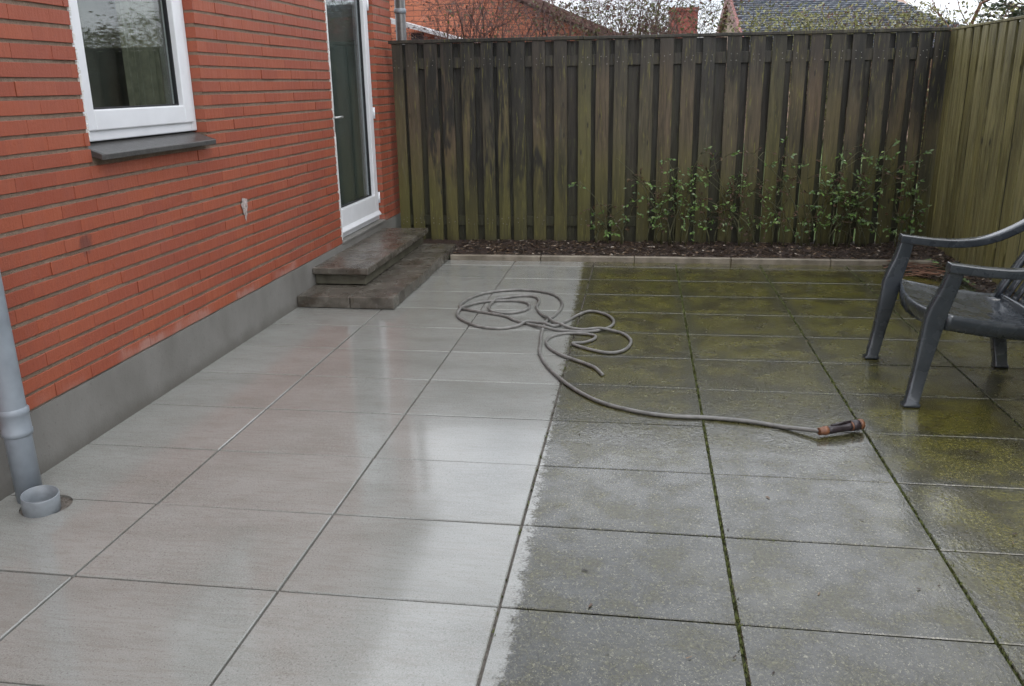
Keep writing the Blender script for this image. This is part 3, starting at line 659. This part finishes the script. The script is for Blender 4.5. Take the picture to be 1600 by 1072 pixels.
y = 8.13; prev = None; RX = 2.555
while y > -2.8:
    wd = rnd.uniform(.118, .135); y0 = y-wd
    o = board(fr2, y0, y, RX, RX+.018, .05+rnd.uniform(-.01, .01), 1.875, 'wood_right', 'y', rnd.gauss(0, .0015))
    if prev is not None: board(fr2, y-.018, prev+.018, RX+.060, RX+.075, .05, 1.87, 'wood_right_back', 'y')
    prev = y0; y = y0-rnd.uniform(.040, .058)
for z0, z1 in ((1.58, 1.66), (.22, .30)): MB().box(RX+.0205, RX+.0585, -2.8, 8.12, z0, z1).build('rail', 'wood_right_back', fr2)
for y0, y1 in ((-2.8, 1.0), (1.002, 4.6), (4.602, 8.13)): bevel(MB().box(RX-.006, RX+.085, y0, y1, 1.878, 1.898).build('cap_rail', 'wood_right', fr2), .003)

# ------------------------------------------------------------------ garden hose: coils and a run out to the nozzle
def G(px, py):                                           # survey notes: where a sight line meets the patio
    d = fwd+r2*((px-800)/FOC)-u2*((py-536)/FOC); t = CAMH/-d.z; return Vector((d.x*t, d.y*t, 0))
def Zm(a, b): return G(700+a/5.161, 440+b/5.161)
run = [G(*p) for p in ((1282, 683), (1235, 673), (1180, 663), (1110, 656), (1045, 653), (990, 645), (935, 630), (892, 607), (860, 580), (844, 556))]
coil = [Zm(*p) for p in ((748, 515), (752, 440), (775, 370), (800, 325), (860, 285), (915, 225), (915, 165), (850, 115), (740, 90), (560, 76), (350, 95), (200, 135), (110, 190), (100, 222),
    (170, 240), (320, 265), (460, 290), (540, 325), (640, 352), (790, 395), (950, 408), (1120, 418), (1270, 392), (1335, 350), (1315, 300), (1240, 265), (1140, 250), (1050, 280), (960, 330), (860, 375),
    (740, 355), (640, 345), (560, 372), (420, 390), (260, 376), (140, 335), (78, 290), (90, 248), (160, 205), (280, 175), (430, 165), (570, 168), (650, 190), (640, 235), (520, 263), (370, 258), (330, 215), (400, 160), (560, 128), (690, 130), (735, 165), (715, 215), (740, 262),
    (800, 310), (900, 365), (1060, 398), (1250, 405), (1400, 428), (1475, 490), (1430, 560), (1310, 588), (1150, 562), (1000, 512), (1090, 505), (1175, 478), (1180, 448), (1080, 432), (950, 430), (840, 455), (793, 495), (815, 545), (900, 600), (1000, 637), (1100, 672), (1190, 712), (1250, 770))]
pts = catmull(run+coil, 9)
# even spacing
sp = [pts[0]]
for p in pts[1:]:
    while (p-sp[-1]).length > .012: sp.append(sp[-1]+(p-sp[-1]).normalized()*.012)
HRAD = .0099; zl = [HRAD]*len(sp)
cell = {}
for i, p in enumerate(sp):
    k = (int(p.x/.02), int(p.y/.02)); best = HRAD
    for a in (-1, 0, 1):
        for b in (-1, 0, 1):
            for j in cell.get((k[0]+a, k[1]+b), ()):
                if i-j > 8 and (sp[j]-p).length < .02: best = max(best, zl[j]+2*HRAD*.98)
    zl[i] = min(best, .066); cell.setdefault(k, []).append(i)
for _ in range(26): zl = [zl[0]]+[max(zl[i]-.0004, (zl[i-1]+zl[i]+zl[i+1])/3) for i in range(1, len(zl)-1)]+[zl[-1]]
for i in range(len(sp)): sp[i] = Vector((sp[i].x, sp[i].y, max(HRAD, zl[i])))
for i in range(14): sp[i].z += .018*(1-i/14)
hz = tag(empty('garden_hose', tuple(sp[len(sp)//2].xy)+(0,)), 'grey garden hose lying in loose coils with spray nozzle on the slabs', 'hose')
MB().tube(sp, HRAD, 10).build('tube', 'hose', hz, True)
nzl = empty('spray_nozzle', (.90, 3.64, 0), hz)
d = (G(1345, 676)-G(1280, 686)); d.normalize(); b0 = sp[0]; sd_ = Vector((0, 0, 1)).cross(d)
def seg(name, mat, prof, bend=0, parent=nzl):
    m = MB(); m.tube([b0+d*s+Vector((0, 0, bend*s*s)) for s, r_ in prof], [r_ for s, r_ in prof], 16); return m.build(name, mat, parent, True)
seg('connector', 'copper', [(-.012, .012), (-.010, .017), (.012, .0175), (.014, .020), (.030, .020), (.032, .016)])
seg('grip', 'grip', [(.030, .0165), (.05, .019), (.08, .0185), (.10, .0172), (.125, .018), (.14, .0205), (.150, .021)], .12)
seg('ring', 'copper', [(.1505, .019), (.152, .0225), (.157, .0225), (.1585, .019)], .12)
seg('barrel', 'grip', [(.158, .0215), (.165, .024), (.190, .0245), (.194, .022)], .12)
seg('tip', 'copper', [(.1935, .022), (.196, .0245), (.212, .0235), (.216, .018), (.214, .010)], .12)
m = MB(); m.tube([b0+d*.05+Vector((0, 0, .02)), b0+d*.10+Vector((0, 0, .024)), b0+d*.15+Vector((0, 0, .026))], [.005, .006, .005], 8); m.build('trigger', 'grip', nzl, True)

# ------------------------------------------------------------------ garden chair
ch = tag(empty('garden_chair', (1.62, 4.44, 0)), 'dark blue grey moulded plastic garden armchair on the mossy slabs', 'chair')
EX, EY, EZ = Vector((1, 0, 0)), Vector((0, 1, 0)), Vector((0, 0, 1))
def limb(name, path, sizes, ax=EX, ay=EY, n=32, p=7.):
    path = path[:3]+catmull(path[3:], 6); sizes = list(sizes[:3])+[(v.x, v.y) for v in catmull([Vector((a_, b_, 0)) for a_, b_ in sizes[3:]], 6)]
    m = MB(); m.loft([rsec(c, ax, ay, w_, h, n, p) for c, (w_, h) in zip(path, sizes)]); o = m.build(name, 'chair', ch, True); return o
def arm(name, path, w_=.070, h=.052):
    pts = catmull(path, 8); m = MB(); secs = []
    for i, c in enumerate(pts):
        t = (pts[min(i+1, len(pts)-1)]-pts[max(i-1, 0)]).normalized(); u = EY; v = t.cross(u).normalized()*-1; f = 1.0
        if i == 0: f = .80
        secs.append(rsec(c, u, v, w_*f, h*f, 32, 7))
    m.loft(secs); return m.build(name, 'chair', ch, True)
YN, YF_ = 4.055, 4.825
def armz(dx): return .705-.012*math.sin(min(1, dx/.3)*math.pi*.5)*2.2+max(0, dx-.30)**2*1.15
for yy, sgn in ((YN, 1), (YF_, -1)):
    arm('armrest', [(1.385+dx, yy+sgn*.10*max(0, dx-.35), armz(dx)-.026) for dx in (0, .02, .10, .2, .3, .4, .5, .62, .74)], .064, .044)
    y0 = yy
    limb('leg', [Vector((1.302, y0+sgn*.01, 0)), Vector((1.302, y0+sgn*.01, .012)), Vector((1.306, y0+sgn*.012, .02)), Vector((1.328, y0+sgn*.016, .18)), Vector((1.352, y0+sgn*.02, .34)), Vector((1.368, y0+sgn*.016, .46)), Vector((1.404, y0+sgn*.008, .58)), Vector((1.424, y0, .676))],
         [(.080, .060), (.082, .062), (.062, .046), (.070, .042), (.086, .044), (.094, .046), (.078, .046), (.070, .052)])
    limb('leg', [Vector((1.945, y0+sgn*.10, 0)), Vector((1.945, y0+sgn*.10, .012)), Vector((1.943, y0+sgn*.10, .02)), Vector((1.90, y0+sgn*.12, .20)), Vector((1.86, y0+sgn*.14, .39))],
         [(.074, .060), (.076, .062), (.066, .052), (.074, .054), (.082, .056)])
# seat: dished pan with rolled front and side skirts
nx, ny = 18, 16; bmv = bmesh.new(); grid = []
SX0, SX1 = 1.372, 1.905
for i in range(nx+1):
    row = []; u = i/nx
    for j in range(ny+1):
        v = j/ny*2-1; hw = .368-.058*u; x = SX0+(SX1-SX0)*u+.05*v*v*(1-u)*1.0
        z = .432-.062*u+.020*v*v-.010*math.sin(u*math.pi)
        z += .0035*(1 if i % 3 == 0 and 2 < i < nx-1 and abs(v) < .8 else 0)*-1
        row.append(bmv.verts.new((x, (YN+YF_)/2+v*hw, z)))
    grid.append(row)
for i in range(nx):
    for j in range(ny): bmv.faces.new((grid[i][j], grid[i+1][j], grid[i+1][j+1], grid[i][j+1]))
loop = [grid[0][j] for j in range(ny+1)]+[grid[i][ny] for i in range(1, nx+1)]+[grid[nx][j] for j in range(ny-1, -1, -1)]+[grid[i][0] for i in range(nx-1, 0, -1)]
cx_, cy_ = 1.64, (YN+YF_)/2
def ringd(src, dz, o):
    r_ = []
    for v in src:
        dv = Vector((v.co.x-cx_, v.co.y-cy_, 0)).normalized(); r_.append(bmv.verts.new((v.co.x+dv.x*o, v.co.y+dv.y*o, v.co.z+dz)))
    for k in range(len(src)): bmv.faces.new((src[k], src[(k+1) % len(src)], r_[(k+1) % len(src)], r_[k]))
    return r_
q1 = ringd(loop, .003, .006); q2 = ringd(q1, -.004, .008); q3 = ringd(q2, -.016, .005); q4 = ringd(q3, -.055, -.002); q5 = ringd(q4, -.002, -.008); q6 = ringd(q5, .06, -.002)
bmesh.ops.recalc_face_normals(bmv, faces=bmv.faces)
me = bpy.data.meshes.new('seat'); bmv.to_mesh(me); me.polygons.foreach_set('use_smooth', [True]*len(me.polygons))
me.transform(Matrix.Translation((-1.62, -4.44, 0))); link('seat', me, 'chair', ch, (1.62, 4.44, 0))
# backrest: raked frame with vertical slats
bk = empty('backrest', (1.9, 4.44, .38), ch)
def bp(s, y): return Vector((1.885+.30*s+.05*s*s, 4.44+y, .372+.60*s))
def slat(name, ya, yb, s0, s1, w_, t=.02):
    m = MB(); secs = []
    for k in range(9):
        s = s0+(s1-s0)*k/8; c = bp(s, ya+(yb-ya)*k/8); n_ = Vector((.9, 0, -.45)).normalized(); secs.append(rsec(c+n_*(.25*(c.y-4.44)**2*-1), EY, n_, w_, t, 12, 4))
    m.loft(secs); return m.build(name, 'chair', bk, True)
slat('stile', -.285, -.30, -.02, 1.0, .06, .032); slat('stile', .285, .30, -.02, 1.0, .06, .032)
for k in range(6): slat('slat', -.205+.082*k, -.215+.086*k, .02, .97, .062, .016)
m = MB(); m.loft([rsec(bp(1.0+.05*(1-(y/.32)**2), y), EX, EZ, .035, .085, 12, 4) for y in [-.33+.066*k for k in range(11)]]); m.build('top_rail', 'chair', bk, True)
m = MB(); m.loft([rsec(bp(.02, y), EX, EZ, .03, .06, 12, 4) for y in [-.30+.06*k for k in range(11)]]); m.build('bottom_rail', 'chair', bk, True)

# ------------------------------------------------------------------ plants
def leafq(mb, p, d, l, w_, n=None):
    d = d.normalized(); n = n or Vector((rnd.gauss(0, 1), rnd.gauss(0, 1), rnd.gauss(0, 1))); s = d.cross(n)
    if s.length < 1e-3: return
    s.normalize(); u = s.cross(d); i = len(mb.v)
    mb.v += [tuple(p), tuple(p+d*l*.45+s*w_*.5+u*w_*.12), tuple(p+d*l-u*l*.10), tuple(p+d*l*.45-s*w_*.5+u*w_*.12)]
    mb.f += [(i, i+1, i+2), (i, i+2, i+3)]
def grow(mb, tips, p, d, length, r, depth, spread=.55, gravity=.05, kids=(2, 4), sides=4, shrink=.68, zmax=99):
    n = 4; pts = [p]; rad = [r]
    for k in range(n):
        d = (d+Vector((rnd.gauss(0, .16), rnd.gauss(0, .16), rnd.gauss(0, .12)+gravity))).normalized()
        if p.z > zmax and d.z > -.1: d = Vector((d.x, d.y, -abs(d.z)*.3)).normalized()
        p = p+d*length/n; pts.append(p); rad.append(r*(1-.45*(k+1)/n))
        if depth <= 1: tips.append((p, d))
    mb.tube(pts, rad, max(3, sides), depth > 2)
    if depth == 0: return
    for k in range(rnd.randint(*kids)):
        i = rnd.randint(1, n); dd = (d+Vector((rnd.gauss(0, spread), rnd.gauss(0, spread), rnd.gauss(0, spread*.8)))).normalized()
        grow(mb, tips, pts[i], dd, length*shrink*rnd.uniform(.75, 1.2), rad[i]*.68, depth-1, spread, gravity, kids, max(3, sides-1), shrink, zmax)
def bush(name, label, loc, stems, length, r, depth, leafmat, nleaf, lsize, stemmat='twig', spreadxy=(.2, .2), spread=.55, grav=.05, kids=(2, 4), group=None, cat='shrub', leafmat2=None, nleaf2=0, lean=(0, 0), wide=.35, jit=.05, shrink=.68, stemname='branches', zmax=99):
    o = tag(empty(name, loc), label, cat, group); m = MB(); tips = []; L0 = Vector(loc)
    for k in range(stems):
        p = L0+Vector((rnd.uniform(-1, 1)*spreadxy[0], rnd.uniform(-1, 1)*spreadxy[1], 0)); d0 = Vector((lean[0]+rnd.gauss(0, wide), lean[1]+rnd.gauss(0, wide), 1)).normalized()
        grow(m, tips, p, d0, length*rnd.uniform(.8, 1.15), r, depth, spread, grav, kids, 5, shrink, zmax)
    m.build(stemname, stemmat, o, True)
    for mt, nl, nm in ((leafmat, nleaf, 'foliage'), (leafmat2, nleaf2, 'brown_foliage')):
        if mt and nl:
            f = MB()
            for _ in range(nl):
                p, d0 = rnd.choice(tips); leafq(f, p+Vector((rnd.gauss(0, jit), rnd.gauss(0, jit), rnd.gauss(0, jit))), d0+Vector((rnd.gauss(0, .8), rnd.gauss(0, .8), rnd.gauss(0, .5))), lsize*rnd.uniform(.6, 1.4), lsize*rnd.uniform(.35, .7))
            f.build(nm, mt, o)
    return o
# climbers in the bed, in front of the board fence
def climber(label, x, y, h, width, nstem, sprays, dead, lean=0, zlow=.25):
    o = tag(empty('climbing_shrub', (x, y, .05)), label, 'shrub', 'climbing shrubs against the fence'); m = MB(); f = MB(); g = MB()
    for k in range(nstem):
        sx = x+rnd.uniform(-.25, .25)*width; p = Vector((sx, y+rnd.uniform(-.05, .03), .04)); pts = [p]
        tx = x+lean+rnd.uniform(-.5, .5)*width; hh = h*rnd.uniform(.55, 1.0)
        for t in range(1, 8):
            u = t/7; pts.append(Vector((sx+(tx-sx)*u*u+rnd.gauss(0, .012), p.y+.03*math.sin(u*3)+rnd.gauss(0, .008), .04+hh*u-.10*max(0, u-.8))))
        m.tube(pts, [.006*(1-.7*i/7)+.001 for i in range(8)], 5)
        for s in range(sprays):
            i = rnd.randint(2, 7); b0_ = pts[i]; dirn = Vector((rnd.gauss(0, 1), -abs(rnd.gauss(0, .55)), rnd.gauss(.1, .55))).normalized(); ln = rnd.uniform(.05, .16); e_ = b0_+dirn*ln
            m.tube([b0_, b0_+dirn*ln*.5+Vector((0, 0, .01)), e_], [.0026, .002, .0012], 3)
            isdead = rnd.random() < dead; tgt = g if isdead else f
            for q_ in range(rnd.randint(3, 7)):
                c = b0_+(e_-b0_)*rnd.uniform(.3, 1.05); dl = (dirn+Vector((rnd.gauss(0, .9), rnd.gauss(-.2, .6), rnd.gauss(-.15, .6)))).normalized()
                ll = rnd.uniform(.018, .046)*(.8 if isdead else 1); leafq(tgt, c, dl, ll, ll*rnd.uniform(.5, .72), Vector((rnd.gauss(0, .5), -.8+rnd.gauss(0, .4), 1+rnd.gauss(0, .4))))
    m.build('stems', 'stem', o, True); f.build('foliage', 'leaf_rose', o)
    if g.f: g.build('brown_foliage', 'leaf_dead', o)
climber('sparse climbing shrub with few leaves, leftmost against the fence', -.28, 8.05, .62, .62, 6, 5, .45)
climber('tall green leaved climbing shrub, left of the middle of the fence', .25, 8.02, .95, 1.02, 12, 9, .25)
climber('thin brownish climbing shrub between two greener ones at the fence', .82, 8.04, .88, 1.02, 12, 8, .62)
climber('climbing shrub with small pale leaves, right of the brownish one', 1.38, 8.03, .92, 1.02, 12, 9, .40)
climber('leafy climbing shrub behind the chair arm', 1.93, 8.00, .90, 1.02, 12, 10, .30)
climber('climbing shrub in the fence corner, rightmost of all', 2.34, 7.95, .80, .46, 7, 8, .30)
m = MB()                                                 # fallen twigs in the corner
for k in range(22):
    x, y = rnd.uniform(2.05, 2.45), rnd.uniform(6.85, 7.4); a = rnd.uniform(-.5, .5); l = rnd.uniform(.08, .22)
    m.tube([(x-l*math.cos(a), y-l*math.sin(a), .018), (x, y, .03+rnd.uniform(0, .02)), (x+l*math.cos(a), y+l*math.sin(a), .02)], [.004, .004, .002], 4)
tag(m.build('twig_heap', 'bark'), 'heap of fallen twigs in the fence corner behind the chair', 'twigs', kind='stuff')

# ------------------------------------------------------------------ beyond the fence
# orange brick gable on the left
nb_ = tag(empty('neighbour_house', (-4.2, 14, 0)), 'orange brick gable house behind the left end of the fence', 'house')
m = MB(); poly = [(-9.0, -.1), (1.0, -.1), (1.0, 1.42), (-3.9, 3.52), (-9.0, 1.35)]
m.loft([[Vector((x, y, z)) for x, z in poly] for y in (13.0, 19.0)]); m.build('wall', 'obrick', nb_)
m = MB()
for s, (xa, za, xb, zb) in enumerate(((-3.9, 3.56, 1.35, 1.31), (-3.9, 3.56, -9.4, 1.22))):
    m.loft([[Vector(p) for p in ((xa, y, za), (xb, y, zb), (xb, y, zb+.12), (xa, y, za+.12))] for y in (12.82, 19.2)])
m.build('roof', 'roof', nb_)
m = MB(); m.box(-3.60, -2.2, 11.55, 12.98, -.1, 1.98); ln_ = tag(empty('lean_to', (-3, 12, 0)), 'low lean to with pale sloping edge behind the fence', 'outbuilding'); m.build('wall', 'darkred', ln_)
m = MB(); m.loft([[Vector((x, y, z)) for x, z in ((-3.32, 2.36), (-2.93, 2.245), (-2.35, 2.075), (-2.35, 2.035), (-2.93, 2.19), (-3.32, 2.29))] for y in (11.45, 12.97)]); m.build('roof_edge', 'lead', ln_)
MB().box(-3.03, -2.86, 11.535, 11.55, 1.6, 2.16).build('pane', 'darkglass', ln_)
# dark red brick chimney block in the middle
cm = tag(empty('brick_outbuilding', (.55, 16.4, 0)), 'dark red brick outbuilding half hidden by bare shrubs', 'outbuilding')
MB().box(.42, .885, 16, 16.9, -.1, 2.66).build('wall', 'darkred', cm); MB().box(.40, .90, 15.96, 16.94, 2.662, 2.715).build('coping', 'darkred', cm)
# slate roofed bungalow
sh = tag(empty('slate_roof_house', (5, 28, 0)), 'low house with blue grey tiled roof and red brown gable boards', 'house')
gx = 2.60; ye, ze, yr, zr, yb = 23.4, 2.10, 29.75, 4.12, 36.1
MB().loft([[Vector((x, y, z)) for y, z in ((ye+.5, -.1), (yb-.5, -.1), (yb-.5, ze+.08), (yr, zr-.10), (ye+.5, ze+.08))] for x in (gx+.05, 7.6)]).build('wall', 'cream', sh)
m = MB(); rx = 6.55                                    # front slope with hipped right end
m.v += [(gx, ye, ze), (9.0, ye, ze), (rx, yr, zr), (gx, yr, zr), (gx, yb, ze), (9.0, yb, ze)]; m.f += [(0, 1, 2, 3), (3, 2, 5, 4), (1, 5, 2)]
rfo = m.build('roof', 'roof', sh)
m = MB(); rows = 26; sl = Vector((0, yr-ye, zr-ze)); nn = Vector((0, -(zr-ze), yr-ye)).normalized()
for r_ in range(rows):
    a = r_/rows; xr = 9.0+(rx-9.0)*a; x = gx-.02+(.12 if r_ % 2 else 0)
    while x < xr-.1:
        w_ = .235; p0 = Vector((x, ye, ze))+sl*a; p1 = Vector((x, ye, ze))+sl*((r_+1.12)/rows); i = len(m.v)
        j = rnd.uniform(0, .012)
        lo = nn*(.06+j); hi = nn*.022
        m.v += [tuple(p0+lo), tuple(p0+lo+EX*w_*.5+nn*.02), tuple(p0+lo+EX*(w_-.01)), tuple(p1+hi+EX*(w_-.01)), tuple(p1+hi+EX*w_*.5+nn*.012), tuple(p1+hi), tuple(p0), tuple(p0+EX*(w_-.01))]
        m.f += [(i, i+1, i+4, i+5), (i+1, i+2, i+3, i+4), (i+6, i+7, i+2, i+1, i)]
        x += .24
tag(m.build('roof_tiles', 'rooftile', rfo), kind='stuff')
m = MB()
for ya, yb_ in ((ye, yr), (yb, yr)):
    s = 1 if yb_ > ya else -1; m.loft([[Vector((x, y, z)) for y, z in ((ya, ze-.22), (ya, ze+.10), (yb_, zr+.10), (yb_, zr-.26))] for x in (gx-.10, gx-.02)])
m.build('bargeboard', 'barge', sh)
# shrubs and trees
GS = 'bare shrubs behind the fence'
bush('bare_shrub', 'tangled red brown twiggy shrub in front of the orange gable', (-1.70, 10.6, -.12), 17, 1.55, .025, 4, 'leaf_brown', 1900, .040, 'twig_red', (.65, .25), .6, .05, (3, 4), GS, wide=.22, jit=.04, zmax=2.35)
bush('bare_shrub', 'tangled twiggy shrub against the sky over the fence middle', (-.72, 10.6, -.12), 18, 1.55, .025, 4, 'leaf_olive', 1700, .042, 'twig_red', (.5, .25), .6, .05, (3, 4), GS, leafmat2='leaf_brown', nleaf2=1300, wide=.22, jit=.04, zmax=2.35)
bush('bare_shrub', 'olive and brown shrub in front of the dark brick outbuilding', (.22, 10.9, -.12), 15, 1.50, .022, 4, 'leaf_olive', 2200, .045, 'twig', (.42, .25), .55, .06, (3, 4), GS, leafmat2='leaf_brown', nleaf2=900, wide=.16, jit=.05, zmax=2.30)
GL = 'leafy shrubs behind the fence'
bush('leafy_shrub', 'yellow green shrub in front of the blue grey roof', (1.85, 10.4, -.12), 15, 1.45, .012, 3, 'leaf_yellow', 3800, .046, 'stem', (.55, .2), .45, .10, (3, 4), GL, wide=.12, jit=.05, zmax=2.15)
bush('leafy_shrub', 'dense pale brown green shrub right of the yellow one', (2.75, 10.6, -.12), 16, 1.40, .013, 3, 'leaf_yellow', 3600, .046, 'twig', (.45, .2), .5, .08, (3, 4), GL, leafmat2='leaf_brown', nleaf2=1500, wide=.14, jit=.05, zmax=2.15)
bush('bare_tree', 'reddish barked bare tree leaning behind the fence corner', (3.05, 11.3, -.12), 3, 2.1, .075, 5, 'leaf_olive', 1700, .05, 'bark', (.12, .1), .62, .03, (2, 3), lean=(.30, 0), wide=.12, cat='tree', jit=.05, shrink=.66)
bush('bare_tree', 'slim bare tree with dark branches beside the conifer', (3.75, 11.6, -.12), 2, 2.2, .06, 5, 'leaf_olive', 2200, .055, 'twig', (.1, .1), .6, .04, (2, 4), lean=(.02, 0), wide=.12, cat='tree', jit=.06, shrink=.66)
def conifer(label, loc, h, rad, n):
    o = tag(empty('conifer', loc), label, 'tree', 'dark conifers beyond the right fence'); m = MB(); f = MB(); L0 = Vector(loc)
    m.tube([L0, L0+Vector((.03, 0, h*.5)), L0+Vector((0, 0, h))], [.13, .08, .015], 8); m.build('trunk', 'bark', o, True)
    b = MB()
    for k in range(n):
        z = .35+(h-.4)*rnd.random()**1.1; rr = rad*(1-(z/h)**1.6)*rnd.uniform(.65, 1.1); a = rnd.uniform(0, 6.28); st_ = L0+Vector((0, 0, z)); d0 = Vector((math.cos(a), math.sin(a), rnd.uniform(-.1, .45)))
        e_ = st_+d0*rr; b.tube([st_, st_+d0*rr*.5+Vector((0, 0, .03)), e_], [.016, .010, .004], 3, False)
        for s in range(26):
            t = rnd.uniform(.35, 1.08); p = st_+d0*rr*t+Vector((rnd.gauss(0, .07), rnd.gauss(0, .07), rnd.gauss(0, .06))); leafq(f, p, d0+Vector((rnd.gauss(0, .7), rnd.gauss(0, .7), rnd.gauss(0, .5))), rnd.uniform(.05, .12), rnd.uniform(.02, .045))
    b.build('branches', 'twig', o); f.build('crown', 'leaf_dark', o)
conifer('tall dark conifer behind the olive side fence at upper right', (5.15, 12.0, -.12), 6.2, 1.35, 520)
conifer('dark conifer farther along beyond the side fence', (4.7, 8.6, -.12), 5.2, 1.2, 420)
conifer('dark conifer beyond the side fence beside the chair', (4.6, 5.3, -.12), 5.0, 1.2, 380)
# far hedge line that closes the view
def hedge(label, x0, x1, y, h, n):
    o = tag(empty('far_tree', ((x0+x1)/2, y, -.12)), label, 'tree', 'bare trees in the distance'); m = MB(); tips = []
    grow(m, tips, Vector(((x0+x1)/2, y, -.12)), Vector((0, 0, 1)), h*.42, .16, 5, .55, .06, (3, 4), 6, .66); m.build('branches', 'twig', o, True)
    f = MB()
    for _ in range(n):
        p, d0 = rnd.choice(tips); leafq(f, p+Vector((rnd.gauss(0, .15), rnd.gauss(0, .15), rnd.gauss(0, .15))), d0, .12, .06)
    f.build('foliage', 'leaf_brown', o)
hedge('bare spreading tree far behind the middle of the fence', -2.5, 2.5, 22, 6.0, 700)
hedge('distant bare tree left of the blue grey roof', -2, 3.2, 40, 5.0, 500)
